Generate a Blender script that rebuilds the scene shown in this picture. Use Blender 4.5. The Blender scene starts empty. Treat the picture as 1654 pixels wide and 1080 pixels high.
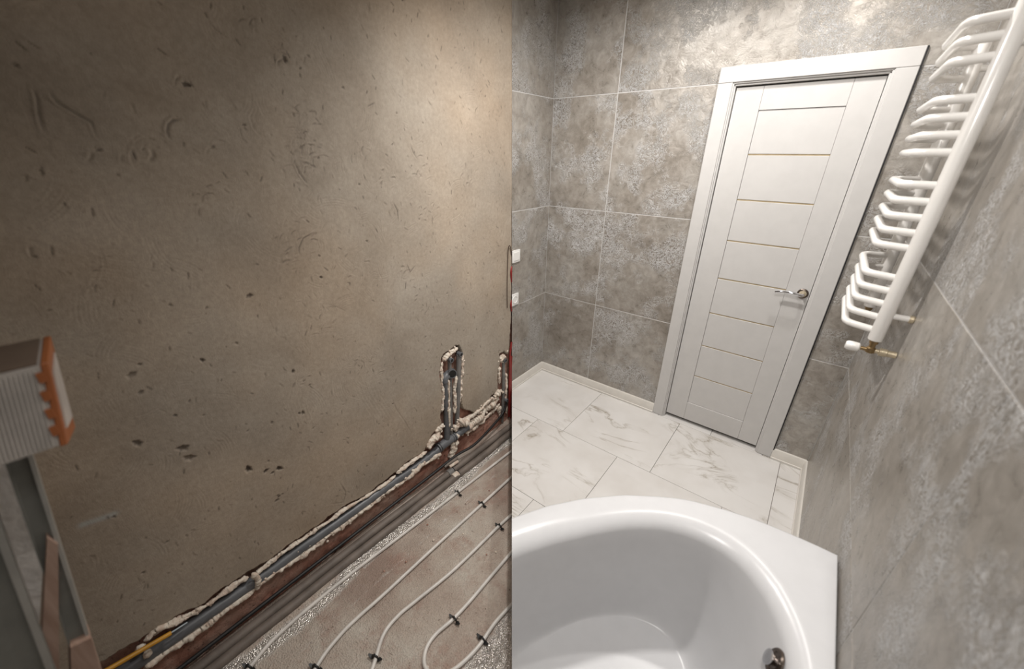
import bpy, bmesh, math, random
import numpy as np
from mathutils import Vector, Matrix

random.seed(7)
RNG = np.random.default_rng(7)
scene = bpy.context.scene
COL = scene.collection

# ------------------------------------------------------------------ camera
FPX, YAW, PITCH, ROLL = 618.55, 0.6658, 0.4410, 0.0076
CAM = np.array([0.0, 0.0, 1.7392])
_cy, _sy, _cp, _sp = math.cos(YAW), math.sin(YAW), math.cos(PITCH), math.sin(PITCH)
FWD = np.array([-_sy*_cp, _cy*_cp, -_sp])
_r = np.array([_cy, _sy, 0.0]); _u = np.cross(_r, FWD)
RGT = _r*math.cos(ROLL) + _u*math.sin(ROLL)
UPV = -_r*math.sin(ROLL) + _u*math.cos(ROLL)

def at(px, py, x=None, y=None, z=None):
    """measure a point of the photograph on a room plane"""
    d = FWD + (px-827)/FPX*RGT - (py-540)/FPX*UPV
    if x is not None: t = (x-CAM[0])/d[0]
    elif y is not None: t = (y-CAM[1])/d[1]
    else: t = (z-CAM[2])/d[2]
    return CAM + t*d

cam_data = bpy.data.cameras.new('camera')
cam_data.sensor_width = 36.0
cam_data.lens = FPX/1654*36.0
cam_data.clip_start = 0.02
cam_data.dof.use_dof = True
cam_data.dof.focus_distance = 2.35
cam_data.dof.aperture_fstop = 1.7
cam = bpy.data.objects.new('camera', cam_data)
COL.objects.link(cam)
cam.matrix_world = Matrix((
    (RGT[0], UPV[0], -FWD[0], CAM[0]),
    (RGT[1], UPV[1], -FWD[1], CAM[1]),
    (RGT[2], UPV[2], -FWD[2], CAM[2]),
    (0, 0, 0, 1)))
scene.camera = cam

# ------------------------------------------------------------------ world, exposure
world = bpy.data.worlds.new('world'); scene.world = world
world.use_nodes = True
world.node_tree.nodes['Background'].inputs[0].default_value = (0.9, 0.95, 1.0, 1)
world.node_tree.nodes['Background'].inputs[1].default_value = 0.05
scene.view_settings.view_transform = 'Standard'
scene.view_settings.look = 'None'
scene.view_settings.gamma = 1.0
scene.view_settings.use_curve_mapping = False
scene.view_settings.exposure = 0.0

# ------------------------------------------------------------------ room measures (metres)
XL, XR, D = -1.629, 0.316, 2.506          # tiled face of left, right and door wall
YB, ZC = -1.25, 2.66                      # wall behind the camera, ceiling
ZRAW = -0.277                             # raw floor
Z1, Z2, Z3, ZB = 2.072, 1.392, 0.718, 0.074
XJ = -1.174
PL_N = Vector(RGT); PL_O = Vector(CAM)    # the seam between raw and finished room

# downlights in the ceiling: x, y, watts, cone degrees, blend, lens radius, aim
LAMPS = [(-0.15, 2.04, 46.0, 172, 1.0, .04, (0, 0, -1)),
         (-0.85, 1.46, 124.0, 154, 1.0, .06, (-.06, .29, -1)),
         (-0.08, 0.15, 98.0, 140, 1.0, .17, (.26, .55, -1))]
LAMP_COL = (1.0, 0.965, 0.925)

# ================================================================== helpers
def tag(o, label=None, cat=None, group=None, kind=None):
    if label: o['label'] = label
    if cat: o['category'] = cat
    if group: o['group'] = group
    if kind: o['kind'] = kind
    return o

def link(name, me, mat=None, parent=None):
    o = bpy.data.objects.new(name, me)
    if mat is not None and me is not None and not me.materials: me.materials.append(mat)
    COL.objects.link(o)
    if parent is not None: o.parent = parent
    return o

def empty(name, loc=(0, 0, 0)):
    o = bpy.data.objects.new(name, None); o.empty_display_size = 0.05
    COL.objects.link(o); o.location = loc
    return o

def fit_parent(o, parent):
    """keep world coordinates of the mesh when its parent sits away from the origin"""
    o.parent = parent
    if parent.type == 'EMPTY': o.matrix_parent_inverse = Matrix.Translation(-Vector(parent.location))
    return o

def smooth(me, on=True, angle=None):
    me.polygons.foreach_set('use_smooth', [on]*len(me.polygons))
    if angle is not None:
        me.set_sharp_from_angle(angle=math.radians(angle))
    return me

def mesh(name, verts, faces, sm=True, angle=None):
    me = bpy.data.meshes.new(name)
    me.from_pydata([tuple(map(float, v)) for v in verts], [], [tuple(int(i) for i in f) for f in faces])
    me.update()
    if sm: smooth(me, True, angle)
    return me

class MB:
    def __init__(s): s.v = []; s.f = []
    def add(s, v, f):
        o = len(s.v); s.v += [tuple(map(float, p)) for p in v]; s.f += [tuple(i+o for i in q) for q in f]; return s
    def tube(s, path, r, n=10, caps=True, prof=None):
        """swept tube; r a number or a list; prof(i, a) multiplies the radius"""
        P = [Vector(p) for p in path]; m = len(P)
        R = r if hasattr(r, '__len__') else [r]*m
        T = [(P[min(i+1, m-1)]-P[max(i-1, 0)]).normalized() for i in range(m)]
        up = Vector((0, 0, 1)) if abs(T[0].z) < 0.9 else Vector((1, 0, 0))
        N = (up - T[0]*up.dot(T[0])).normalized()
        V = []; F = []
        for i in range(m):
            N = (N - T[i]*N.dot(T[i])).normalized(); B = T[i].cross(N)
            for k in range(n):
                a = 2*math.pi*k/n
                q = R[i]*(prof(i, k) if prof else 1)
                V.append(P[i] + N*(q*math.cos(a)) + B*(q*math.sin(a)))
        for i in range(m-1):
            for k in range(n):
                F.append((i*n+k, i*n+(k+1) % n, (i+1)*n+(k+1) % n, (i+1)*n+k))
        if caps:
            F.append(tuple(range(n-1, -1, -1))); F.append(tuple((m-1)*n+k for k in range(n)))
        return s.add(V, F)
    def box(s, a, b):
        x0, y0, z0 = a; x1, y1, z1 = b
        V = [(x0,y0,z0),(x1,y0,z0),(x1,y1,z0),(x0,y1,z0),(x0,y0,z1),(x1,y0,z1),(x1,y1,z1),(x0,y1,z1)]
        return s.add(V, [(3,2,1,0),(4,5,6,7),(0,1,5,4),(1,2,6,5),(2,3,7,6),(3,0,4,7)])
    def prism(s, poly, vec):
        n = len(poly); vec = Vector(vec)
        V = [Vector(p) for p in poly] + [Vector(p)+vec for p in poly]
        F = [tuple(range(n-1, -1, -1)), tuple(range(n, 2*n))] + [(i, (i+1) % n, n+(i+1) % n, n+i) for i in range(n)]
        return s.add(V, F)
    def lathe(s, c, axis, prof, n=24):
        """prof: list of (distance along axis, radius)"""
        A = Vector(axis).normalized(); up = Vector((0, 0, 1)) if abs(A.z) < .9 else Vector((1, 0, 0))
        N = (up - A*up.dot(A)).normalized(); B = A.cross(N); c = Vector(c)
        V = []; F = []
        for d, r in prof:
            for k in range(n):
                a = 2*math.pi*k/n; V.append(c + A*d + N*(r*math.cos(a)) + B*(r*math.sin(a)))
        m = len(prof)
        for i in range(m-1):
            for k in range(n): F.append((i*n+k, i*n+(k+1) % n, (i+1)*n+(k+1) % n, (i+1)*n+k))
        F.append(tuple(range(n-1, -1, -1))); F.append(tuple((m-1)*n+k for k in range(n)))
        return s.add(V, F)
    def build(s, name, mat, parent=None, bevel=0, seg=1, sm=True, angle=35, cut=None, fixp=True):
        bm = bmesh.new()
        vs = [bm.verts.new(v) for v in s.v]
        for f in s.f:
            try: bm.faces.new([vs[i] for i in f])
            except ValueError: pass
        bmesh.ops.recalc_face_normals(bm, faces=bm.faces)
        if bevel:
            bmesh.ops.bevel(bm, geom=[e for e in bm.edges if e.is_manifold and e.calc_face_angle(0) > .5], offset=bevel,
                            segments=seg, profile=.6, affect='EDGES', clamp_overlap=True)
        if cut: clip(bm, *cut)
        me = bpy.data.meshes.new(name); bm.to_mesh(me); bm.free()
        if sm: smooth(me, True, angle)
        o = link(name, me, mat)
        if parent is not None:
            if fixp: fit_parent(o, parent)
            else: o.parent = parent
        return o

def clip(bm, co, no, keep=1):
    """keep the side the normal points to (keep=1) and close the cut"""
    g = list(bm.verts)+list(bm.edges)+list(bm.faces)
    r = bmesh.ops.bisect_plane(bm, geom=g, plane_co=co, plane_no=no, dist=1e-6,
                               clear_inner=keep > 0, clear_outer=keep < 0)
    ed = [e for e in r['geom_cut'] if isinstance(e, bmesh.types.BMEdge)]
    if ed:
        try: bmesh.ops.triangle_fill(bm, edges=ed, use_beauty=True, normal=no)
        except Exception: bmesh.ops.holes_fill(bm, edges=ed, sides=0)
    bmesh.ops.recalc_face_normals(bm, faces=bm.faces)
RIGHT = (PL_O, PL_N, 1)                    # finished side of the seam

def spline(pts, k=8):
    """Catmull-Rom through pts"""
    P = [Vector(p) for p in pts]; out = []
    for i in range(len(P)-1):
        a = P[max(i-1, 0)]; b = P[i]; c = P[i+1]; d = P[min(i+2, len(P)-1)]
        for j in range(k):
            t = j/k
            out.append(.5*((2*b)+(c-a)*t+(2*a-5*b+4*c-d)*t*t+(3*b-a-3*c+d)*t**3))
    out.append(P[-1]); return out

def resample(pts, step):
    P = [Vector(p) for p in pts]; out = [P[0]]; acc = 0
    for a, b in zip(P, P[1:]):
        L = (b-a).length; t = step-acc
        while t <= L:
            out.append(a+(b-a)*(t/L)); t += step
        acc = (acc+L) % step
    return out

# ================================================================== materials
def nodes(name):
    m = bpy.data.materials.new(name); m.use_nodes = True
    nt = m.node_tree; b = nt.nodes['Principled BSDF']
    return m, nt, b
def N(nt, t, **kw):
    n = nt.nodes.new(t)
    for k, v in kw.items():
        if k == 'inp':
            for i, val in v.items(): n.inputs[i].default_value = val
        else: setattr(n, k, v)
    return n
def L(nt, a, b): nt.links.new(a, b)
def ramp(nt, fac, stops):
    r = N(nt, 'ShaderNodeValToRGB'); e = r.color_ramp.elements
    while len(e) < len(stops): e.new(.5)
    for q, (p, c) in zip(e, stops):
        q.position = p; q.color = (*c, 1) if len(c) == 3 else c
    L(nt, fac, r.inputs[0]); return r
def noise(nt, vec, sc, det=5, rough=.55, dist=0):
    n = N(nt, 'ShaderNodeTexNoise', inp={'Scale': sc, 'Detail': det, 'Roughness': rough, 'Distortion': dist})
    if vec is not None: L(nt, vec, n.inputs['Vector'])
    return n
def mixc(nt, fac, a, b, mode='MIX'):
    n = N(nt, 'ShaderNodeMix', data_type='RGBA', blend_type=mode)
    if hasattr(fac, 'links'): L(nt, fac, n.inputs[0])
    else: n.inputs[0].default_value = fac
    for i, q in ((6, a), (7, b)):
        if hasattr(q, 'links'): L(nt, q, n.inputs[i])
        else: n.inputs[i].default_value = (*q, 1)
    return n.outputs[2]
def math_(nt, op, a, b=None):
    n = N(nt, 'ShaderNodeMath', operation=op)
    for i, q in enumerate((a, b)):
        if q is None: continue
        if hasattr(q, 'links'): L(nt, q, n.inputs[i])
        else: n.inputs[i].default_value = q
    return n.outputs[0]
def bump(nt, b, h, st=.3, dist=.01, prev=None):
    n = N(nt, 'ShaderNodeBump', inp={'Strength': st, 'Distance': dist})
    L(nt, h, n.inputs['Height'])
    if prev: L(nt, prev, n.inputs['Normal'])
    L(nt, n.outputs[0], b.inputs['Normal']); return n.outputs[0]
def pos(nt, rand=False):
    g = N(nt, 'ShaderNodeNewGeometry').outputs['Position']
    if rand:
        oi = N(nt, 'ShaderNodeObjectInfo')
        v = N(nt, 'ShaderNodeVectorMath', operation='SCALE'); v.inputs[0].default_value = (37, 19, 23)
        L(nt, oi.outputs['Random'], v.inputs['Scale'])
        a = N(nt, 'ShaderNodeVectorMath', operation='ADD'); L(nt, g, a.inputs[0]); L(nt, v.outputs[0], a.inputs[1])
        g = a.outputs[0]
    return g
def plain(name, col, rough=.5, metal=0, var=.06, sc=18, bmp=0, bsc=120, coat=0, spec=None, vcol=None):
    m, nt, b = nodes(name); g = pos(nt)
    n = noise(nt, g, sc, 4)
    c2 = vcol or tuple(max(0, c*(1-var*3)) for c in col)
    r = ramp(nt, n.outputs['Fac'], [(.35, c2), (.62, col)])
    L(nt, r.outputs[0], b.inputs['Base Color'])
    b.inputs['Roughness'].default_value = rough; b.inputs['Metallic'].default_value = metal
    b.inputs['Coat Weight'].default_value = coat
    if spec is not None: b.inputs['Specular IOR Level'].default_value = spec
    if bmp:
        h = noise(nt, g, bsc, 4); bump(nt, b, h.outputs['Fac'], bmp, .004)
    return m

def make_plaster():
    m, nt, b = nodes('raw_plaster'); g = pos(nt)
    big = noise(nt, g, 2.2, 6, .6, .4)
    c = ramp(nt, big.outputs['Fac'], [(.30, (.305, .258, .208)), (.5, (.375, .325, .268)), (.72, (.44, .39, .33))])
    warm = noise(nt, g, 1.1, 3)
    wm = ramp(nt, warm.outputs['Fac'], [(.42, (1, 1, 1)), (.62, (1.0, .93, .86))])
    col = mixc(nt, 1.0, c.outputs[0], wm.outputs[0], 'MULTIPLY')
    fine = noise(nt, g, 60, 6, .7)
    fr = ramp(nt, fine.outputs['Fac'], [(.3, (.86, .86, .86)), (.65, (1.06, 1.06, 1.06))])
    col = mixc(nt, 1.0, col, fr.outputs[0], 'MULTIPLY')
    at_ = N(nt, 'ShaderNodeAttribute', attribute_name='stain')
    col = mixc(nt, at_.outputs['Fac'], col, (.42, .46, .47))
    a2 = N(nt, 'ShaderNodeAttribute', attribute_name='mark_dark')
    col = mixc(nt, a2.outputs['Fac'], col, (.07, .055, .045))  # darker tone along the middle of strokes and inside chips
    L(nt, col, b.inputs['Base Color'])
    b.inputs['Roughness'].default_value = .85; b.inputs['Specular IOR Level'].default_value = .15
    # fine trowel drag
    mp = N(nt, 'ShaderNodeMapping'); mp.inputs['Scale'].default_value = (1, 9, 2.4); mp.inputs['Rotation'].default_value = (.5, 0, 0)
    L(nt, g, mp.inputs['Vector'])
    dr = noise(nt, mp.outputs[0], 20, 7, .72, 1.6)
    h1 = bump(nt, b, dr.outputs['Fac'], .34, .008)
    bump(nt, b, fine.outputs['Fac'], .25, .004, h1)
    return m

def make_tile():
    m, nt, b = nodes('grey_stone_tile'); g = pos(nt, True)
    n1 = noise(nt, g, 3.2, 7, .65, .3)
    base = ramp(nt, n1.outputs['Fac'], [(.30, (.245, .218, .186)), (.48, (.33, .302, .268)), (.68, (.405, .383, .352))])
    n2 = noise(nt, g, 18, 8, .72, .5)
    r2 = ramp(nt, n2.outputs['Fac'], [(.3, (.66, .65, .63)), (.62, (1.12, 1.12, 1.13))])
    col = mixc(nt, 1.0, base.outputs[0], r2.outputs[0], 'MULTIPLY')
    # silvery leaf-like relief in patches
    pm = noise(nt, g, 4.2, 4, .6)
    pr = ramp(nt, pm.outputs['Fac'], [(.47, (0, 0, 0)), (.60, (1, 1, 1))])
    cr = noise(nt, g, 30, 6, .6, 3.0)
    d = math_(nt, 'ABSOLUTE', math_(nt, 'SUBTRACT', cr.outputs['Fac'], .5))
    ln = ramp(nt, d, [(.0, (1, 1, 1)), (.035, (.5, .5, .5)), (.07, (0, 0, 0))])
    flake = math_(nt, 'MULTIPLY', pr.outputs[0], ln.outputs[0])
    pit = ramp(nt, d, [(.06, (0, 0, 0)), (.15, (.32, .32, .32))])
    col = mixc(nt, math_(nt, 'MULTIPLY', pr.outputs[0], pit.outputs[0]), col, (.10, .085, .07))
    col = mixc(nt, math_(nt, 'MULTIPLY', flake, .95), col, (.66, .66, .665))
    L(nt, col, b.inputs['Base Color'])
    rr = ramp(nt, n2.outputs['Fac'], [(.3, (.24, .24, .24)), (.7, (.40, .40, .40))])
    L(nt, rr.outputs[0], b.inputs['Roughness'])
    b.inputs['Metallic'].default_value = .15
    h0 = bump(nt, b, n2.outputs['Fac'], .35, .010)
    bump(nt, b, flake, .6, .005, h0)
    return m

def make_marble():
    m, nt, b = nodes('white_marble_tile'); g = pos(nt, True)
    mp = N(nt, 'ShaderNodeMapping'); mp.inputs['Rotation'].default_value = (0, 0, .75); mp.inputs['Scale'].default_value = (1, 2.3, 1)
    L(nt, g, mp.inputs['Vector']); v = mp.outputs[0]
    n1 = noise(nt, v, 2.1, 8, .55, 1.3)
    d = math_(nt, 'ABSOLUTE', math_(nt, 'SUBTRACT', n1.outputs['Fac'], .5))
    vein = ramp(nt, d, [(.0, (1, 1, 1)), (.012, (.35, .35, .35)), (.05, (0, 0, 0))])
    gate = noise(nt, g, 2.6, 2)
    gr = ramp(nt, gate.outputs['Fac'], [(.47, (0, 0, 0)), (.62, (1, 1, 1))])
    f = math_(nt, 'MULTIPLY', vein.outputs[0], gr.outputs[0])
    cl = noise(nt, g, 3.0, 4)
    base = ramp(nt, cl.outputs['Fac'], [(.3, (.60, .575, .548)), (.6, (.685, .668, .65))])
    col = mixc(nt, math_(nt, 'MULTIPLY', f, .8), base.outputs[0], (.29, .25, .195))
    L(nt, col, b.inputs['Base Color'])
    b.inputs['Roughness'].default_value = .22
    return m

def make_masonry():
    m, nt, b = nodes('red_brick_masonry'); g = pos(nt)
    n1 = noise(nt, g, 9, 7, .65)
    c = ramp(nt, n1.outputs['Fac'], [(.3, (.19, .085, .06)), (.5, (.39, .19, .138)), (.7, (.52, .33, .26))])
    d = noise(nt, g, 3.5, 3)
    dm = ramp(nt, d.outputs['Fac'], [(.5, (0, 0, 0)), (.68, (.75, .75, .75))])
    col = mixc(nt, dm.outputs[0], c.outputs[0], (.48, .36, .29))
    v = noise(nt, g, 70, 5, .7)
    dk = ramp(nt, v.outputs['Fac'], [(.33, (.25, .22, .2)), (.42, (1, 1, 1))])
    col = mixc(nt, 1.0, col, dk.outputs[0], 'MULTIPLY')
    L(nt, col, b.inputs['Base Color']); b.inputs['Roughness'].default_value = .9
    h0 = bump(nt, b, n1.outputs['Fac'], .6, .02); bump(nt, b, v.outputs['Fac'], .6, .008, h0)
    return m

def make_foil():
    m, nt, b = nodes('dusty_floor_foil'); g = pos(nt)
    n1 = noise(nt, g, 2.6, 5, .6, .3)
    c = ramp(nt, n1.outputs['Fac'], [(.30, (.33, .245, .20)), (.48, (.46, .385, .325)), (.66, (.55, .50, .435))])
    n2 = noise(nt, g, 5.5, 6, .7)
    r2 = ramp(nt, n2.outputs['Fac'], [(.50, (0, 0, 0)), (.68, (.7, .7, .7))])
    col = mixc(nt, r2.outputs[0], c.outputs[0], (.33, .20, .155))
    sp = noise(nt, g, 75, 3, .6)
    sr = ramp(nt, sp.outputs['Fac'], [(.27, (.3, .25, .22)), (.33, (1, 1, 1))])
    col = mixc(nt, 1.0, col, sr.outputs[0], 'MULTIPLY')
    L(nt, col, b.inputs['Base Color'])
    # bare shiny film: a strip by the wall and a patch near the loops, broken by dust
    at_ = N(nt, 'ShaderNodeAttribute', attribute_name='film')
    n3 = noise(nt, g, 14, 6, .7)
    e = math_(nt, 'MULTIPLY', at_.outputs['Fac'], n3.outputs['Fac'])
    er = ramp(nt, e, [(.24, (.62, .62, .62)), (.40, (.2, .2, .2))])
    L(nt, er.outputs[0], b.inputs['Roughness'])
    em = ramp(nt, e, [(.24, (0, 0, 0)), (.42, (.8, .8, .8))])
    L(nt, em.outputs[0], b.inputs['Metallic'])
    L(nt, mixc(nt, em.outputs[0], col, (.80, .77, .73)), b.inputs['Base Color'])
    # woven cloth relief
    w = N(nt, 'ShaderNodeTexVoronoi', inp={'Scale': 150.0}); L(nt, g, w.inputs['Vector'])
    h0 = bump(nt, b, w.outputs['Distance'], .8, .006)
    wr = noise(nt, g, 38, 5, .7, 1.5)
    bump(nt, b, wr.outputs['Fac'], .42, .008, h0)
    return m

def make_wood():
    m, nt, b = nodes('raw_wood'); g = pos(nt)
    mp = N(nt, 'ShaderNodeMapping'); mp.inputs['Scale'].default_value = (30, 30, 2); L(nt, g, mp.inputs['Vector'])
    n = noise(nt, mp.outputs[0], 3, 5)
    c = ramp(nt, n.outputs['Fac'], [(.3, (.27, .17, .125)), (.7, (.40, .28, .22))])
    L(nt, c.outputs[0], b.inputs['Base Color']); b.inputs['Roughness'].default_value = .7
    return m

M = dict(
    plaster=make_plaster(), tile=make_tile(), marble=make_marble(), masonry=make_masonry(), foil=make_foil(), wood=make_wood(),
    grout=plain('light_grout', (.54, .53, .52), .85, var=.03),
    fgrout=plain('dark_floor_grout', (.20, .17, .15), .9),
    screed=plain('screed', (.42, .40, .375), .9, bmp=.4),
    ceil=plain('white_ceiling', (.74, .73, .71), .9),
    skirt=plain('ivory_skirting', (.70, .67, .62), .4, var=.02),
    foam=plain('cream_foam', (.80, .73, .63), .8, var=.14, sc=40, bmp=.9, bsc=160, vcol=(.60, .47, .38)),
    pvc=plain('grey_drain_plastic', (.135, .14, .15), .38, var=.08, sc=12),
    pvc2=plain('grey_supply_sleeve', (.21, .20, .19), .55, var=.1),
    sleeve=plain('dusty_insulation_sleeve', (.20, .165, .14), .6, var=.12, sc=8, bmp=.15),
    black=plain('black_rubber', (.018, .017, .017), .5),
    red=plain('red_conduit', (.25, .022, .018), .42, var=.1),
    pex=plain('white_heating_pipe', (.72, .685, .64), .34, var=.06, sc=9),
    brown=plain('brown_wire', (.05, .025, .015), .5),
    enamel=plain('white_enamel', (.82, .80, .77), .22, var=.01, coat=.3),
    brass=plain('aged_brass', (.42, .30, .16), .32, .9, var=.12),
    pebrass=plain('pale_brass_collar', (.62, .53, .38), .4, .5),
    door=plain('white_door_laminate', (.545, .533, .52), .42, var=.012),
    glass=plain('beige_glass_strip', (.40, .32, .20), .25),
    shadow_gap=plain('black_shadow_gap', (.01, .01, .012), .7),  # black for the painted shadow gap at the casing
    chrome=plain('chrome', (.70, .70, .72), .10, 1.0, var=.01),
    bronze=plain('dark_bronze', (.16, .13, .11), .25, .9),
    tub=plain('white_acrylic', (.605, .605, .615), .27, var=.008, spec=.3),
    orange=plain('orange_plastic', (.36, .115, .035), .5),
    cap=plain('white_cap', (.52, .47, .43), .6),
    ribbed=plain('pale_ribbed_plastic', (.50, .465, .43), .55),
    board=plain('pale_foam_board', (.80, .76, .72), .8, bmp=.6, bsc=55),
    rail=plain('grey_painted_metal', (.20, .20, .18), .45, .1),
    pad=plain('brown_rubber_pad', (.16, .115, .085), .7),
    edge=plain('rail_edge_metal', (.40, .39, .36), .4, .3),
    yellow=plain('yellow_plastic', (.55, .27, .02), .45),
    bluewhite=plain('pale_rod', (.45, .52, .56), .4),
    plate=plain('white_plate', (.80, .79, .77), .3, var=.01),
    dark=plain('hollow_shade', (.012, .011, .01), .9),  # black that paints the shade inside open pipe ends
)
mlens, _nt, _b = nodes('lit_lamp_lens')
_b.inputs['Emission Color'].default_value = (*LAMP_COL, 1); _b.inputs['Emission Strength'].default_value = 8
_b.inputs['Base Color'].default_value = (.9, .9, .9, 1)
M['lens'] = mlens

# ================================================================== large structure
def shell(name, a, b, mat): return tag(MB().box(a, b).build(name, mat, sm=False), kind='structure')
T = .012
ceil_o = tag(MB().box((XL-.2, YB-.15, ZC), (XR+.2, D+.25, ZC+.1)).build('ceiling', M['ceil'], sm=False, cut=RIGHT), 'white painted ceiling over the finished half', kind='structure')
tag(MB().box((XL-.2, YB-.15, ZC), (XR+.2, D+.25, ZC+.1)).build('ceiling_raw', M['screed'], sm=False, cut=(PL_O, PL_N, -1)), 'unseen ceiling over the raw half, bare grey concrete to cut bounced light', kind='structure')  # out of view; grey finish added to reduce light bounced onto the left wall
wall_back = shell('wall_back', (XL-.2, YB-.15, ZRAW-.1), (XR+.2, YB, ZC), M['plaster'])
wall_right = shell('wall_right', (XR+.0012, YB, ZRAW-.1), (XR+.2, D+.25, ZC), M['grout'])
# door wall with its opening
OX0, OX1, OZ = -.572, .095, 2.085
wf = MB()
wf.box((XL-.2, D+.0012, ZRAW-.1), (OX0, D+.16, ZC)); wf.box((OX1, D+.0012, ZRAW-.1), (XR+T, D+.16, ZC)); wf.box((OX0, D+.0012, OZ), (OX1, D+.16, ZC))
wall_far = tag(wf.build('wall_far', M['grout'], sm=False), kind='structure')
shell('wall_corridor', (OX0-.2, D+.20, ZRAW-.1), (OX1+.2, D+.25, ZC), M['ceil'])

# left wall: masonry core as a rough surface, plaster skin and tiles on it
def fbm(Y, Z, seed, sc, octv=4):
    rs = np.random.default_rng(seed); h = np.zeros_like(Y); a = 1
    for _ in range(octv):
        for _k in range(4):
            th = rs.uniform(0, 2*np.pi); ph = rs.uniform(0, 6.28, 2); q = sc*rs.uniform(.7, 1.4)
            u = Y*np.cos(th)+Z*np.sin(th); v = -Y*np.sin(th)+Z*np.cos(th)
            h += a*.25*np.sin(u*q+ph[0]+1.7*np.sin(v*q*.6+ph[1]))
        sc *= 2.1; a *= .55
    return h
def grid_mesh(name, ys, zs, X, keep=None, attrs=None):
    ny, nz = len(ys), len(zs)
    co = np.empty((ny, nz, 3)); co[:, :, 0] = X; co[:, :, 1] = ys[:, None]; co[:, :, 2] = zs[None, :]
    idx = np.arange(ny*nz).reshape(ny, nz)
    q = np.stack([idx[:-1, :-1], idx[1:, :-1], idx[1:, 1:], idx[:-1, 1:]], -1).reshape(-1, 4)
    if keep is not None: q = q[keep.reshape(-1)]
    me = bpy.data.meshes.new(name)
    me.vertices.add(ny*nz); me.vertices.foreach_set('co', co.reshape(-1).astype(np.float32))
    me.loops.add(q.size); me.loops.foreach_set('vertex_index', q.reshape(-1).astype(np.int32))
    me.polygons.add(len(q)); me.polygons.foreach_set('loop_start', np.arange(0, q.size, 4, dtype=np.int32))
    me.polygons.foreach_set('loop_total', np.full(len(q), 4, dtype=np.int32))
    me.update(calc_edges=True); me.validate()
    for k, v in (attrs or {}).items():
        a = me.attributes.new(k, 'FLOAT', 'POINT'); a.data.foreach_set('value', v.reshape(-1).astype(np.float32))
    smooth(me)
    return me

# the ragged lower border of the plaster, measured along the photograph (left to right)
BORDER_PX = [(150,1078),(166.7,1068),(193,1050),(216.7,1040),(253,1015),(276.7,1000),(293,993),(320,980),(343,963),(373,941.6),(401.7,923.5),
 (438,902),(482,869),(515.5,846.6),(538,830),(554,819),(578.5,806),(600.7,793),(626.6,773),(639.6,762),(665.5,739.6),(678.5,734),(686,728),
 (692,713),(702,695),(713.6,682.7),(711.6,670.5),(714.6,638),(710.6,609),(711.6,589),(713.6,576.7),(720.8,568.5),(735,559),(741,557),(747,566.5),
 (750,603),(743,621.5),(746,650),(749,662),(758.5,662),(767.6,668.4),(777.8,660),(794,640),(805,629.7),(804,601),(808,589),(807,572.6),(814.5,566.5),
 (819.6,572.6),(822.7,568),(824.5,545),(826.4,520)]
border = [tuple(at(px, py, x=XL)[1:]) for px, py in BORDER_PX]
border = [(YB-.02, border[0][1]+.02), (border[0][0]-.15, border[0][1]+.01)] + border + [(2.07, border[-1][1]), (2.07, .6)]
YEND = 2.064                                        # seam to the tiled part

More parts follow.
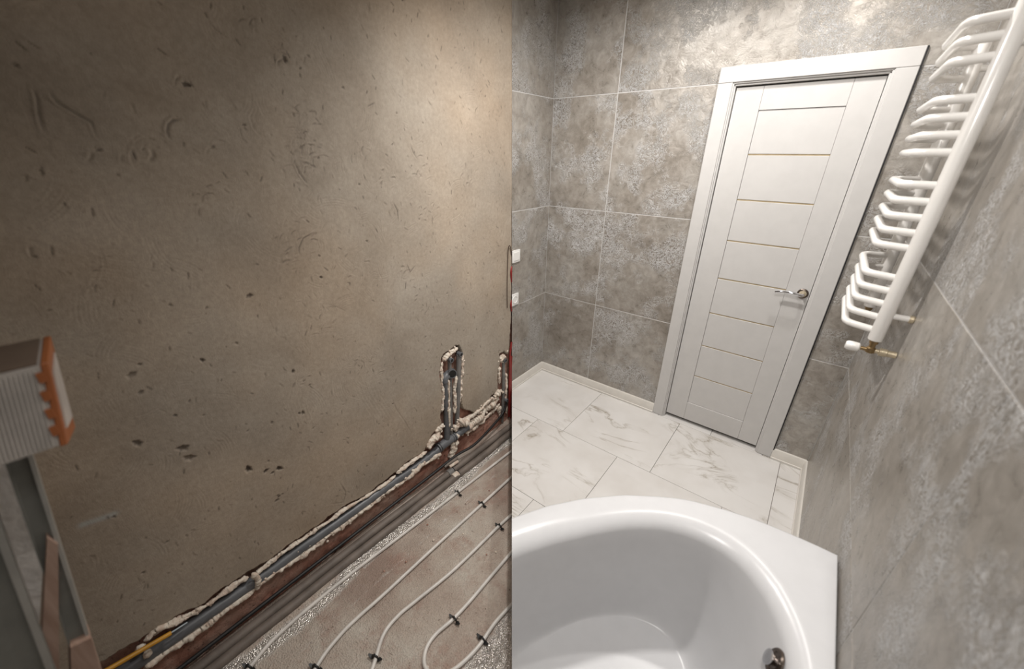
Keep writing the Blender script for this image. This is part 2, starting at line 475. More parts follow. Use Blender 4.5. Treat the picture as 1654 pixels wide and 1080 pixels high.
def build_plaster():
    ys = np.concatenate([np.arange(YB, -.43, .04), np.arange(-.42, YEND, .0034), [YEND]])
    zs = np.concatenate([np.arange(-.22, ZC, .0034), [ZC]])
    Y, Z = np.meshgrid(ys, zs, indexing='ij')
    # inside test: below the border polyline
    poly = np.array(border + [(2.2, 0.6), (2.2, -.6), (YB-.1, -.6)])
    jy = Y + .0055*fbm(Y, Z, 3, 60); jz = Z + .0065*fbm(Y, Z, 4, 55)
    inside = np.zeros(Y.shape, bool)
    for i in range(len(poly)):
        y0, z0 = poly[i]; y1, z1 = poly[(i+1) % len(poly)]
        if z0 == z1: continue
        c = ((z0 > jz) != (z1 > jz)) & (jy < (y1-y0)*(jz-z0)/(z1-z0)+y0)
        inside ^= c
    h = .0022*fbm(Y, Z, 11, 5, 3) + .0004*fbm(Y, Z, 12, 45, 3)
    stain = np.zeros_like(h); mark_dark = np.zeros_like(h)
    iy0 = np.searchsorted(ys, -.45)
    def win(y, z, r):
        a = max(np.searchsorted(ys, y-r), 0); b = np.searchsorted(ys, y+r); c = np.searchsorted(zs, z-r); d = np.searchsorted(zs, z+r)
        return slice(a, b), slice(c, d)
    def stroke(pts, w, depth, ridge=.4, dk=0):
        w *= .72; depth *= .55
        P = np.array(pts); c = P.mean(0); r = np.abs(P-c).max()+w*4
        s = win(c[0], c[1], r); yy, zz = Y[s], Z[s]
        if yy.size == 0: return
        dmin = np.full(yy.shape, 9.); side = np.zeros(yy.shape); tt = np.zeros(yy.shape)
        for i in range(len(P)-1):
            a, b = P[i], P[i+1]; ab = b-a; l2 = ab@ab+1e-12
            t = np.clip(((yy-a[0])*ab[0]+(zz-a[1])*ab[1])/l2, 0, 1)
            dy, dz = yy-a[0]-t*ab[0], zz-a[1]-t*ab[1]; d = np.hypot(dy, dz)
            m = d < dmin; dmin[m] = d[m]; side[m] = np.sign(dy*ab[1]-dz*ab[0])[m]; tt[m] = ((i+t)/(len(P)-1))[m]
        tap = np.clip(np.sin(np.pi*np.clip(tt, .03, .97))*1.6, 0, 1)
        h[s] -= depth*np.exp(-(dmin/w)**2)*tap
        h[s] += ridge*depth*np.exp(-((dmin-1.6*w)/w)**2)*(side > 0)*tap
        if dk: mark_dark[s] = np.maximum(mark_dark[s], dk*np.exp(-(dmin/(w*.8))**2)*tap)
    def arc(y, z, R, a0, a1, n=8): return [(y+R*math.cos(a0+(a1-a0)*i/n), z+R*math.sin(a0+(a1-a0)*i/n)) for i in range(n+1)]
    def chip(y, z, r, depth, dk=.5, ry=1.0):
        s = win(y, z, r*3); yy, zz = Y[s]-y, Z[s]-z
        d = np.hypot(yy*ry, zz)*(1+.22*np.sin(2*np.arctan2(zz, yy)+y*50)+.16*np.sin(5*np.arctan2(zz, yy)+z*90))/r
        k = 1/(1+np.exp((d-1)*9))
        h[s] -= depth*k; mark_dark[s] = np.maximum(mark_dark[s], dk*k)
    rs = random.Random(5)
    Wd = lambda px, py: tuple(at(px, py, x=XL)[1:])
    # fans of trowel arcs
    for _ in range(330):
        y, z = rs.uniform(-.4, 2.0), rs.uniform(-.0, 2.6); a = rs.uniform(0, 6.28); sp = rs.uniform(.4, 1.4); R = rs.uniform(.05, .16)
        for k in range(rs.randint(2, 6)):
            stroke(arc(y, z, R+k*.010, a, a+sp*rs.uniform(.6, 1), 6), .0034, rs.uniform(.0007, .0017), .7)
    # short nicks everywhere, denser to the right
    for _ in range(1300):
        y = 2.0-2.4*rs.random()**1.35; z = rs.uniform(.0, 2.6); a = rs.uniform(1.0, 2.6); l = rs.uniform(.006, .03)
        stroke([(y, z), (y+l*math.cos(a), z+l*math.sin(a))], rs.uniform(.0028, .0045), rs.uniform(.001, .003), .5, rs.choice((0, .3, .65)))
    # clusters of scraped plaster seen in the photograph
    for px, py, n, sp in ((500,205,16,30),(505,270,26,34),(500,240,14,30),(490,390,20,36),(680,290,14,26),(590,250,12,25),(460,105,10,14),(660,450,12,14),(620,300,14,28),
                          (700,345,14,22),(350,245,10,14),(240,250,10,14),(580,430,10,30),(520,515,12,40),(690,500,12,26),(760,300,8,30),(770,180,8,30),(300,140,6,6),
                          (490,620,10,20),(600,600,10,40),(470,440,12,30),(810,40,6,10),(420,55,6,14),(340,330,12,30),(180,470,8,30),(730,80,8,30)):
        for _ in range(n):
            y, z = Wd(px+rs.gauss(0, sp*.5), py+rs.gauss(0, sp*.5)); a = rs.uniform(.8, 2.6); R = rs.uniform(.01, .05)
            stroke(arc(y, z, R, a, a+rs.uniform(.4, 1.3), 5), rs.uniform(.003, .0055), rs.uniform(.0012, .0034), .7, rs.choice((0, .15, .45)))
    # single marks
    def mark(pxs, w=.005, dp=.004, ridge=.8, dk=.35): stroke([Wd(*q) for q in pxs], w, dp, ridge, dk)
    mark([(293,193),(280,194),(272,201),(270,212),(275,223)], .006, .006, .9, .6)
    mark([(261,210),(268,216),(276,225)], .005, .004)
    mark([(54,140),(60,160),(63,185),(72,217)], .005, .005, .9, .5)
    mark([(78,146),(92,165),(120,182),(147,197),(157,222)], .005, .005, .9, .5)
    mark([(148,246),(147,256),(140,262)], .006, .005); mark([(244,240),(249,252),(240,262)], .007, .006); mark([(197,250),(196,262)])
    mark([(410,178),(404,190),(410,208),(424,222)], .004, .003, .8, .1)
    mark([(336,32),(350,48),(368,62)], .003, .003, .5, .4); mark([(303,125),(318,149)], .003, .003, .5, .5)
    mark([(635,326),(642,340),(644,358)], .0045, .005, .6, .8); mark([(663,233),(668,247),(675,258)], .004, .004, .6, .6)
    mark([(475,260),(484,280),(497,298)], .005, .005, .7, .6); mark([(507,375),(490,385),(483,400),(484,412)], .004, .004, .6, .6)
    mark([(657,425),(663,440),(672,428)], .004, .004, .6, .7); mark([(656,455),(655,468)], .005, .004, .6, .8)
    mark([(527,490),(545,496),(560,503)], .003, .003, .6, .5); mark([(593,172),(605,166)], .004, .003, .6, .6)
    mark([(530,815),(555,812),(559,795),(548,777)], .004, .004, .7, .3); mark([(48,398),(51,412)], .006, .004, .6, .5)
    mark([(665,700),(655,682),(640,660),(632,640)], .004, .003, .6, .1)
    for k in range(7):
        o = k*6
        mark([(565+o,600),(580+o,640),(603+o,675),(598+o,708),(606+o,740)], .0035, .0011, .5, 0)
        mark([(470+o,610),(460+o,650),(475+o,690)], .0035, .0009, .5, 0)
    for px, py, r, dp, dk in ((402,758,.011,.008,.95),(430,761,.008,.006,.9),(452,757,.010,.008,.95),(441,764,.006,.005,.8),(457,798,.004,.003,.8),(451,802,.005,.004,.9),(448,808,.007,.004,.7),
                              (222,716,.010,.006,.6),(296,724,.012,.007,.7),(306,740,.012,.009,.35),(327,582,.006,.005,.8),(212,606,.009,.006,.35),(227,634,.006,.004,.5),
                              (474,600,.006,.005,.9),(306,648,.004,.003,.6),(490,667,.007,.005,.7),(484,668,.005,.004,.7),(635,652,.004,.004,.9),(519,448,.005,.004,.9),(403,478,.008,.005,.7),
                              (461,95,.008,.005,.8),(300,136,.007,.005,.8),(307,138,.004,.003,.8),(449,800,.004,.003,.8)):
        chip(*Wd(px, py), r, dp, dk)
    for _ in range(70):
        chip(rs.uniform(-.4, 2.0), rs.uniform(0, 2.5), rs.uniform(.003, .005), rs.uniform(.002, .004), rs.uniform(.3, .7))
    # pale chalk smear and dusty blotches
    a, b = np.array(Wd(133, 848)), np.array(Wd(185, 830)); ab = b-a
    t = np.clip(((Y-a[0])*ab[0]+(Z-a[1])*ab[1])/(ab@ab), 0, 1); dd = np.hypot(Y-a[0]-t*ab[0], Z-a[1]-t*ab[1])
    stain += .55*np.exp(-(dd/.010)**2)
    X = XL - .002 + h
    X[inside] = XL-.036
    full = inside[:-1, :-1] & inside[1:, :-1] & inside[1:, 1:] & inside[:-1, 1:]
    return grid_mesh('plaster', ys, zs, X, ~full, dict(stain=np.clip(stain, 0, 1), mark_dark=np.clip(mark_dark, 0, 1)))

def build_masonry():
    ys = np.concatenate([np.arange(YB-.1, -.45, .05), np.arange(-.45, D+.1, .011)])
    zs = np.concatenate([np.arange(-.42, .72, .011), np.arange(.72, ZC+.05, .1)])
    Y, Z = np.meshgrid(ys, zs, indexing='ij')
    low = 1/(1+np.exp((Z+.145)/.012))
    low *= 1-.55/(1+np.exp((1.40-Y)/.02))*(1/(1+np.exp((Y-1.62)/.02)))
    X = XL - .046 + .036*low + .0045*fbm(Y, Z, 21, 26) + .003*fbm(Y, Z, 22, 110, 3)
    X[Z > .66] = XL-.05
    X[Y > YEND-.005] = XL-.06
    return grid_mesh('wall_left', ys, zs, X)
wall_left = tag(link('wall_left', build_masonry(), M['masonry']), kind='structure')
plaster = link('plaster', build_plaster(), M['plaster'], wall_left)
plaster['label'] = 'rough unpainted cement plaster with trowel marks'
MB().box((XL-.2, YB-.15, ZRAW-.1), (XL-.07, D+.2, ZC)).build('core', M['screed'], wall_left, sm=False)

# ---- wall tiles
JW = .0048
def tile_box(a, b, parent, mat, bev=.0010, cut=None):
    return MB().box(a, b).build('tile', mat, parent, bevel=bev, sm=False, cut=cut)
rowsz = [(-.02, Z3), (Z3, Z2), (Z2, Z1), (Z1, ZC)]
g2 = JW/2
MB().box((XL-.06, YEND-.004, ZRAW), (XL-.0012, D+T, ZC)).build('grout_bed', M['grout'], wall_left, sm=False, cut=RIGHT)
for (z0, z1) in rowsz:
    tile_box((XL-T, 1.2, z0+g2), (XL, D-.001, z1-g2), wall_left, M['tile'], cut=RIGHT)
for (z0, z1) in rowsz:
    tile_box((XL+.001, D, z0+g2), (XJ-g2, D+T, z1-g2), wall_far, M['tile'])
    if z1 <= Z1:
        tile_box((XJ+g2, D, z0+g2), (OX0-.0, D+T, z1-g2), wall_far, M['tile'])
        tile_box((OX1, D, z0+g2), (XR-.001, D+T, z1-g2), wall_far, M['tile'])
    else:
        w = MB()
        w.prism([(XJ+g2, D, z0+g2), (OX0, D, z0+g2), (OX0, D, OZ), (OX1, D, OZ), (OX1, D, z0+g2), (XR-.001, D, z0+g2), (XR-.001, D, z1-g2), (XJ+g2, D, z1-g2)], (0, T, 0))
        w.build('tile', M['tile'], wall_far, bevel=.0015, sm=False)
for (z0, z1) in rowsz:
    for (y0, y1) in ((.919, D), (-.668, .919), (YB, -.668)):
        tile_box((XR, y0+g2, z0+g2), (XR+T, y1-g2, z1-g2), wall_right, M['tile'])

# ---- finished floor: screed slab cut at the seam, marble tiles on it
XS = XL
fl = MB().box((XS, YB, ZRAW-.02), (XR+T, D+.02, -.0105))
floor = tag(fl.build('floor', M['fgrout'], sm=False, cut=RIGHT), kind='structure')
MB().box((XS, YB, ZRAW-.02), (XR+T, D+.02, -.0125)).build('screed', M['screed'], floor, sm=False, cut=(PL_O-PL_N*.001, PL_N, 1))
gj = .0011
def floor_tile(x0, x1, y0, y1):
    b = MB().box((x0+gj, y0+gj, -.0115), (x1-gj, y1-gj, 0.0))
    o = b.build('tile', M['marble'], floor, bevel=.0008, sm=False, cut=RIGHT)
    if len(o.data.polygons) == 0: bpy.data.objects.remove(o)
YR = [2.487, 1.892, 1.287, .690, .093, -.504]
def row(y0, y1, off):
    xs = [XL] + [off+.612*k for k in range(-3, 6) if XL+.02 < off+.612*k < XR-.005] + [XR]
    for a, b in zip(xs, xs[1:]):
        c = [Vector((x, y, 0)) for x in (a, b) for y in (y0, y1)]
        if max((q-PL_O).dot(PL_N) for q in c) > .002: floor_tile(a, b, y0, y1)
for i, off in enumerate((.195, -.015, -.238, .150, -.05)):
    row(YR[i+1], YR[i], off)
floor_tile(XL, OX0, YR[0], D); floor_tile(OX1, XR, YR[0], D)
floor_tile(OX0, -.216, YR[0], D+.10); floor_tile(-.216, OX1, YR[0], D+.10)

# ---- raw floor
def build_rawfloor():
    xs = np.arange(XL-.03, XR+.1, .012); ys = np.arange(YB-.05, D+.05, .012)
    Xg, Yg = np.meshgrid(xs, ys, indexing='ij')
    film = np.exp(-((Xg+1.455-.02*np.sin(Yg*7))/.050)**2)*1.08 + np.exp(-((Xg+.62)/.10)**2)*1.15
    film += .55*np.exp(-((Xg+1.315)/.015)**2)
    h = .0035*fbm(Xg, Yg, 31, 9, 3) + .0034*fbm(Xg, Yg, 32, 75, 3)*(.16+np.clip(film, 0, 1))
    h += .016*np.exp(-((Xg+1.50)/.035)**2)
    me = grid_mesh('floor_raw', xs, ys, 0*Xg, None, dict(film=film))
    co = np.empty((len(xs), len(ys), 3)); co[:, :, 0] = Xg; co[:, :, 1] = Yg; co[:, :, 2] = ZRAW+h
    me.vertices.foreach_set('co', co.reshape(-1).astype(np.float32)); me.update(); me.flip_normals() if me.polygons[0].normal.z < 0 else None
    return me
raw = tag(link('floor_raw', build_rawfloor(), M['foil']), kind='structure')
shell('floor_subbase', (XL-.2, YB-.15, ZRAW-.12), (XR+.2, D+.2, ZRAW-.04), M['screed'])

# ---- skirting
def skirt(name, p0, p1, nrm, cut=None):
    p0, p1, nrm = Vector(p0), Vector(p1), Vector(nrm)
    prof = [(0, 0), (.017, 0), (.017, .010), (.0135, .013), (.0135, .05), (.008, ZB-.004), (.005, ZB), (0, ZB)]
    poly = [p0+nrm*d+Vector((0, 0, z)) for d, z in prof]
    return tag(MB().prism(poly, p1-p0).build(name, M['skirt'], cut=cut, angle=20), kind='structure')
skirt('baseboard_left', (XL, 1.2, .0005), (XL, D, .0005), (1, 0, 0), RIGHT)
skirt('baseboard_far', (XL, D, .0005), (-.619, D, .0005), (0, -1, 0))
skirt('baseboard_corner', (.138, D, .0005), (XR, D, .0005), (0, -1, 0))
skirt('baseboard_right', (XR, YB, .0005), (XR, D, .0005), (-1, 0, 0), RIGHT)

# ================================================================== door
CY = D-.013                                # front face of the casing
door = empty('door_1', (-.24, D, 0)); tag(door, 'white panelled interior door with thin beige glass strips', kind='structure')
CO0, CO1, CI0, CI1, CT, CZ = -.619, .138, -.549, .064, 2.142, 2.073
def part(mb, name, mat, parent=None, **k): return mb.build(name, mat, parent or door, **k)
part(MB().box((CO0, CY, .002), (CI0, D-.0005, CZ-.0008)), 'casing_side', M['door'], bevel=.002, sm=False)
part(MB().box((CI1, CY, .002), (CO1, D-.0005, CZ-.0008)), 'casing_side', M['door'], bevel=.002, sm=False)
part(MB().box((CO0, CY, CZ), (CO1, D-.0005, CT)), 'casing_head', M['door'], bevel=.002, sm=False)
part(MB().box((CO1+.0004, CY+.003, .002), (CO1+.0055, D-.0002, CT-.001)), 'side_shadow_strip', M['shadow_gap'], sm=False)  # black strip standing in for the shadow line beside the casing
# jamb frame with two small steps
for sgn, xa in ((1, CI0), (-1, CI1)):
    j = MB()
    j.box((min(xa-.02*sgn, xa+.007*sgn), D-.006, .002), (max(xa-.02*sgn, xa+.007*sgn), D+.10, CZ-.002))
    j.box((min(xa, xa+.014*sgn), D+.002, .002), (max(xa, xa+.014*sgn), D+.10, CZ-.009))
    part(j, 'jamb', M['door'], bevel=.0018, sm=False)
j = MB(); j.box((CI0, D-.006, CZ-.007), (CI1, D+.10, CZ+.012)); j.box((CI0, D+.002, CZ-.016), (CI1, D+.10, CZ-.006))
part(j, 'jamb_head', M['door'], bevel=.0018, sm=False)
# leaf
LX0, LX1, LZ0, LZ1 = -.532, .048, .028, 2.052
PX0, PX1 = -.409, -.060
YL = D+.018
leaf = part(MB().box((LX0, YL+.012, LZ0), (LX1, YL+.04, LZ1)), 'leaf', M['door'], sm=False)
def lpart(a, b, n, mat, bev=.0014):
    o = MB().box(a, b).build(n, mat, door, bevel=bev, sm=False)
    o.parent = leaf; o.matrix_parent_inverse = Matrix.Identity(4); return o
lpart((LX0, YL, LZ0), (PX0, YL+.014, LZ1), 'stile', M['door'])
lpart((PX1, YL, LZ0), (LX1, YL+.014, LZ1), 'stile', M['door'])
lpart((PX0+.0005, YL+.0003, 1.946), (PX1-.0005, YL+.014, LZ1), 'rail', M['door'])
lpart((PX0+.0005, YL+.0003, LZ0), (PX1-.0005, YL+.014, .168), 'rail', M['door'])
zs_ = [1.946, 1.743, 1.517, 1.293, 1.068, .843, .614, .383, .168]
for i in range(8):
    t_, b_ = zs_[i], zs_[i+1]
    lpart((PX0+.0008, YL+.005, b_+(.0035 if i < 7 else .001)), (PX1-.0008, YL+.0135, t_-(.0035 if i > 0 else .001)), 'panel', M['door'], .0012)
    if i < 7: lpart((PX0+.0008, YL+.007, b_-.004), (PX1-.0008, YL+.0125, b_+.004), 'glass_strip', M['glass'], 0)
# lever handle
hx, hz = .017, 1.066
hd = empty('lever_handle', (hx, YL, hz)); fit_parent(hd, door)
rose = MB().lathe((hx, YL+.001, hz), (0, -1, 0), [(0, .026), (.006, .026), (.009, .022), (.010, .015), (.0105, .010)], 28)
MBh = rose.build('rosette', M['bronze']); fit_parent(MBh, door)
pth = spline([(hx, YL-.004, hz), (hx, YL-.040, hz), (hx-.012, YL-.050, hz+.001), (hx-.05, YL-.052, hz+.006), (hx-.09, YL-.050, hz+.004), (hx-.122, YL-.046, hz-.004)], 6)
nP = len(pth)
lev = MB().tube(pth, [.0085 if i < nP*.45 else .0085-.0025*(i/nP-.45) for i in range(nP)], 12).build('lever', M['chrome'])
fit_parent(lev, door)
bpy.data.objects.remove(hd)
ring = MB().lathe((hx, YL-.0092, hz), (0, -1, 0), [(0, .0175), (.0025, .0175), (.003, .0155)], 28).build('rosette_ring', M['pebrass'])
fit_parent(ring, door)

# ================================================================== towel radiator on the right wall
rad = empty('towel_radiator', (.25, 1.9, 1.16))
tag(rad, 'white tubular ladder towel radiator mounted on the right tiled wall', 'towel radiator')
XP, YF, YBK, XC = .2475, 1.700, 2.115, .158
ZT, ZBOT = 2.095, 1.168
for yy in (YF, YBK):
    MB().lathe((XP, yy, ZBOT), (0, 0, 1), [(0, .015), (.003, .0195), (.006, .0205), (ZT-ZBOT-.006, .0205), (ZT-ZBOT-.002, .018), (ZT-ZBOT, .012)], 24).build('post', M['enamel'], rad)
rung_z = [2.062, 2.019, 1.974, 1.883, 1.839, 1.795, 1.750, 1.663, 1.617, 1.571, 1.526, 1.480, 1.385, 1.340, 1.296, 1.249, 1.203]
rp = [(XP, YF, 0), (XC+.028, YF+.026, 0), (XC+.012, YF+.036, 0), (XC+.003, YF+.050, 0), (XC, YF+.075, 0), (XC, YBK-.075, 0), (XC+.003, YBK-.050, 0), (XC+.012, YBK-.036, 0), (XC+.028, YBK-.026, 0), (XP, YBK, 0)]
rung_me = None
for z in rung_z:
    if rung_me is None:
        o = MB().tube([(a-.25, b-1.9, 0) for a, b, c in rp], .0118, 12).build('rung', M['enamel'], angle=60); rung_me = o.data
    else: o = link('rung', rung_me)
    o.parent = rad; o.location = (0, 0, z-1.16)
def mount(yy, z):
    br = MB().lathe((XP+.014, yy, z), (1, 0, 0), [(0, .010), (.045, .010), (.046, .008)], 16).build('wall_bracket', M['enamel'], rad)
    MB().lathe((XR-.013, yy, z), (1, 0, 0), [(0, .0125), (.010, .0125), (.013, .010)], 16).build('bracket_collar', M['pebrass'], br)
for yy in (YF, YBK): mount(yy, 1.262); mount(yy, 2.0)
def valve(yy, head=True):
    v = MB().lathe((XP, yy, ZBOT), (0, 0, -1), [(-.002, .0125), (.010, .0125), (.011, .009), (.030, .009)], 16)
    v.lathe((XP, yy, ZBOT-.036), (0, 0, 1), [(-.012, .006), (-.008, .0135), (.008, .0135), (.012, .008)], 16)
    vo = v.build('valve_body', M['brass'], rad)
    c = MB().lathe((XP+.008, yy, ZBOT-.036), (1, 0, 0), [(0, .008), (.014, .008), (.015, .0135), (.034, .0135), (.036, .011), (.048, .011), (XR-XP-.010, .011)], 18).build('valve_collar', M['pebrass'], rad)
    if head:
        s = MB().lathe((XP-.008, yy, ZBOT-.036), (-1, 0, 0), [(0, .007), (.022, .007)], 12).build('valve_stem', M['brass'], vo)
        MB().lathe((XP-.028, yy, ZBOT-.036), (-1, 0, 0), [(0, .011), (.004, .0155), (.022, .017), (.034, .016), (.040, .012)], 20).build('valve_knob', M['enamel'], vo)
valve(YF); valve(YBK, False)

# ================================================================== bathtub
def build_tub():
    ZRIM = .636; cx, cy = -.12, .50; n = 144
    outer = [(-.553,.712),(-.543,.729),(-.49,.823),(-.405,.933),(-.298,1.039),(-.205,1.105),(-.133,1.15),(-.09,1.168),(0,1.197),(.06,1.211),(.12,1.222),(.21,1.229),(.26,1.231),(.3105,1.231),
             (.311,1.1),(.311,.95),(.311,.8),(.311,.65),(.311,.5),(.311,.3),(.311,.1),(.311,-.1),(.311,-.34),(.1,-.35),(-.15,-.35),(-.35,-.33),(-.5,-.25),(-.60,-.1),(-.635,.1),(-.64,.3),(-.62,.5),(-.59,.62)]
    inner = [(-.482,.622),(-.435,.70),(-.359,.803),(-.29,.89),(-.215,.965),(-.135,1.022),(-.06,1.052),(.0,1.060),(.05,1.055),(.105,1.032),(.152,.992),(.197,.925),(.225,.85),(.238,.76),(.242,.6),(.242,.4),(.238,.1),
             (.20,-.12),(.08,-.24),(-.12,-.27),(-.3,-.24),(-.45,-.12),(-.53,.08),(-.55,.28),(-.53,.48)]
    bottom = [(-.43,.56),(-.379,.70),(-.33,.80),(-.26,.88),(-.155,.965),(-.07,.985),(.0,.965),(.045,.91),(.075,.82),(.09,.7),(.095,.5),(.09,.2),(.05,0),(-.05,-.09),(-.18,-.10),(-.32,-.05),(-.40,.08),(-.44,.25),(-.45,.42)]
    ang = np.linspace(-np.pi, np.pi, n, endpoint=False)
    # make a sample hit the square corner exactly
    ca = math.atan2(1.231-cy, .3105-cx); ang[np.argmin(np.abs(ang-ca))] = ca
    def polar(pts, sm):
        P = np.array(pts); a = np.arctan2(P[:, 1]-cy, P[:, 0]-cx); r = np.hypot(P[:, 1]-cy, P[:, 0]-cx); o = np.argsort(a); a, r = a[o], r[o]
        a3 = np.concatenate([a-2*np.pi, a, a+2*np.pi]); r3 = np.tile(r, 3)
        q = np.interp(ang, a3, r3)
        for _ in range(sm): q = .25*np.roll(q, 1)+.5*q+.25*np.roll(q, -1)
        return q
    # straight edges need dense points in polar form
    dense = []
    for i in range(len(outer)):
        a, b = np.array(outer[i]), np.array(outer[(i+1) % len(outer)])
        for t in np.linspace(0, 1, 8, endpoint=False): dense.append(a+(b-a)*t)
    ro = polar(dense, 0); ri = polar(inner, 5); rb = polar(bottom, 6)
    V = []
    def ring(r, z): 
        zz = z if hasattr(z, '__len__') else [z]*n
        V.extend([(cx+r[i]*math.cos(ang[i]), cy+r[i]*math.sin(ang[i]), zz[i]) for i in range(n)])
    ring(ro-.028, .002); ring(ro-.028, .575); ring(ro-.004, .580); ring(ro, .586); ring(ro, ZRIM-.007); ring(ro-.002, ZRIM-.002); ring(ro-.008, ZRIM)
    wd = ro-ri
    ring(ri+wd*.70, ZRIM+.0005)
    ex = np.minimum(.055, wd*.62)                      # generous rolled lip
    for t in np.linspace(0, 1, 9):
        a = t*math.pi/2*.86
        ring(ri-.012+(ex+.012)*(1-math.sin(a)), ZRIM-.052*(1-math.cos(a)))
    zl = ZRIM-.052*(1-math.cos(math.pi/2*.86)); rl = ri-.012+(ex+.012)*(1-math.sin(math.pi/2*.86)); zb = .200
    for t in np.linspace(.06, 1, 20):                 # wall running into a soft fillet at the bottom
        f = t**1.0; zt = zb+(zl-zb)*(1-math.sin(f*math.pi/2)**1.1)**1.25
        ring(rl*(1-f)+rb*.93*f, zt)
    ring(rb*.80, zb-.003); ring(rb*.55, zb-.006); ring(rb*.28, zb-.008)
    m = len(V)//n; F = []
    for i in range(m-1):
        for k in range(n): F.append((i*n+k, i*n+(k+1) % n, (i+1)*n+(k+1) % n, (i+1)*n+k))
    V.append((cx, cy, zb-.008)); F += [((m-1)*n+k, (m-1)*n+(k+1) % n, len(V)-1) for k in range(n)]
    F.append(tuple(range(n-1, -1, -1)))
    t = MB(); t.add(V, F); return t
tubE = empty('bathtub', (0, .6, 0)); tag(tubE, 'white acrylic bathtub with curved front beside the right tiled wall', 'bathtub')
build_tub().build('tub_body', M['tub'], tubE, cut=RIGHT, angle=50)
oc = Vector((.204, .835, .572)); on = Vector((-.93, -.12, .34)).normalized()
MB().lathe(oc-on*.004, on, [(0, .034), (.004, .034), (.007, .031), (.0075, .024), (.004, .022)], 32).build('overflow_ring', M['bronze'], tubE)
MB().lathe(oc-on*.004, on, [(.003, .012), (.012, .013), (.015, .019), (.021, .020), (.023, .016)], 28).build('overflow_knob', M['chrome'], tubE)

# ================================================================== light switch plates at the seam
for (z0, z1, y1, lab) in ((1.047, 1.134, 2.149, 'upper white wall switch plate on the grey tile beside the plaster edge'),
                          (.728, .816, 2.138, 'lower white wall socket plate on the grey tile beside the plaster edge')):
    sw = empty('switch_plate' if z0 > 1 else 'socket_plate', (XL, y1-.04, z0)); tag(sw, lab, 'switch' if z0 > 1 else 'socket')
    MB().box((XL+.0003, y1-.086, z0), (XL+.010, y1, z1)).build('frame', M['plate'], sw, bevel=.003, seg=2, cut=RIGHT)
    if z0 > 1:
        MB().box((XL+.0095, y1-.072, z0+.014), (XL+.0135, y1-.014, z1-.014)).build('rocker', M['plate'], sw, bevel=.0015, cut=RIGHT)
    else:
        MB().lathe((XL+.0098, y1-.043, (z0+z1)/2), (1, 0, 0), [(0, .030), (.003, .030), (.0035, .024), (.001, .022)], 24).build('socket_ring', M['plate'], sw, cut=RIGHT)

# ================================================================== left: drain pipes, foam, supply pipes
def W(px, py, dx=0.0):
    v = at(px, py, x=XL+dx); return Vector(v)
XPIPE = -.004
drain = empty('drain_pipe', tuple(W(560, 835))); tag(drain, 'dark grey plastic drain pipe running along the wall chase with tee and riser', 'pipe')
run = [W(px, py, XPIPE) for px, py in ((290,1022),(410,939),(443,917),(482,887),(527,856),(580,818),(625,785),(665,758),(700,732))]
pTee = W(722, 713, XPIPE)
dr_ = (pTee-run[-3]).normalized()
pA = run[0]+(run[0]-run[1])*1.3
MB().tube([pA]+run+[pTee, pTee+dr_*.2], .0275, 20).build('main_run', M['pvc'], drain)
MB().lathe(pTee, dr_, [(-.085, .030), (-.084, .0345), (-.058, .0345), (-.057, .031), (.045, .031), (.046, .0345), (.072, .0345), (.073, .030)], 20).build('tee', M['pvc'], drain)
for s in (-.071, .059):
    MB().lathe(pTee+dr_*s, dr_, [(-.003, .033), (-.002, .0365), (.002, .0365), (.003, .033)], 20).build('seal_ring', M['black'], drain)
yv = W(722, 650)[1]
riser_top = Vector((XL-.006, yv, .43))
MB().tube([pTee+Vector((0, 0, .01)), Vector((XL-.008, yv, .2)), riser_top], .021, 16).build('riser', M['pvc'], drain)
h0 = W(727, 602)
eax = Vector((.88, -.42, .12)).normalized(); ec_ = Vector((XL+.004, h0.y+.006, .458))
elb = spline([riser_top-Vector((0, 0, .02)), riser_top+Vector((0, .002, .006)), ec_-eax*.006, ec_+eax*.012], 6)
MB().tube(elb, .0265, 18).build('elbow', M['pvc'], drain)
sk = MB().lathe(ec_, eax, [(0, .029), (.026, .0305), (.028, .0305), (.0285, .0255), (.012, .025)], 24).build('elbow_socket', M['pvc'], drain)
MB().lathe(ec_, eax, [(.010, .0253), (.0262, .0253)], 24).build('socket_shade_plug', M['dark'], sk)  # solid black plug, paints the shade inside the open socket

def supply(name, label, ptop, pbot, r, sock=True, extra=None):
    E = empty(name, tuple(pbot)); tag(E, label, 'pipe', None)
    MB().tube([pbot, (pbot+ptop)/2+Vector((.002, .003, 0)), ptop], r, 14).build('sleeve', M['pvc2'], E)
    if sock:
        c = ptop+Vector((0, .002, .004))
        MB().lathe(c+Vector((-.012, 0, 0)), (1, 0, 0), [(0, .014), (.022, .0165), (.034, .0165), (.035, .011), (.01, .010)], 18).build('outlet', M['pvc'], E)
        MB().lathe(c+Vector((.0, 0, 0)), (1, 0, 0), [(0, .0105), (.0215, .0105)], 16).build('outlet_shade_plug', M['dark'], E)  # solid black plug, paints the shade inside the outlet
    for q in (extra or []):
        MB().lathe(q+Vector((-.012, 0, 0)), (1, 0, 0), [(0, .012), (.022, .0145), (.034, .0145), (.035, .010), (.01, .009)], 18).build('outlet', M['pvc'], E)
        MB().lathe(q, (1, 0, 0), [(0, .0095), (.0215, .0095)], 16).build('outlet_shade_plug', M['dark'], E)  # same black plug, shade painted inside the extra outlet
    return E
a, b = W(723, 583, -.006), W(729, 690, -.010)
supply('supply_pipe', 'thin grey supply pipe just right of the drain riser, capped by the left outlet', Vector((XL-.006, W(727, 583).y, a.z)), Vector((XL-.012, W(729, 680).y, -.04)), .0125)
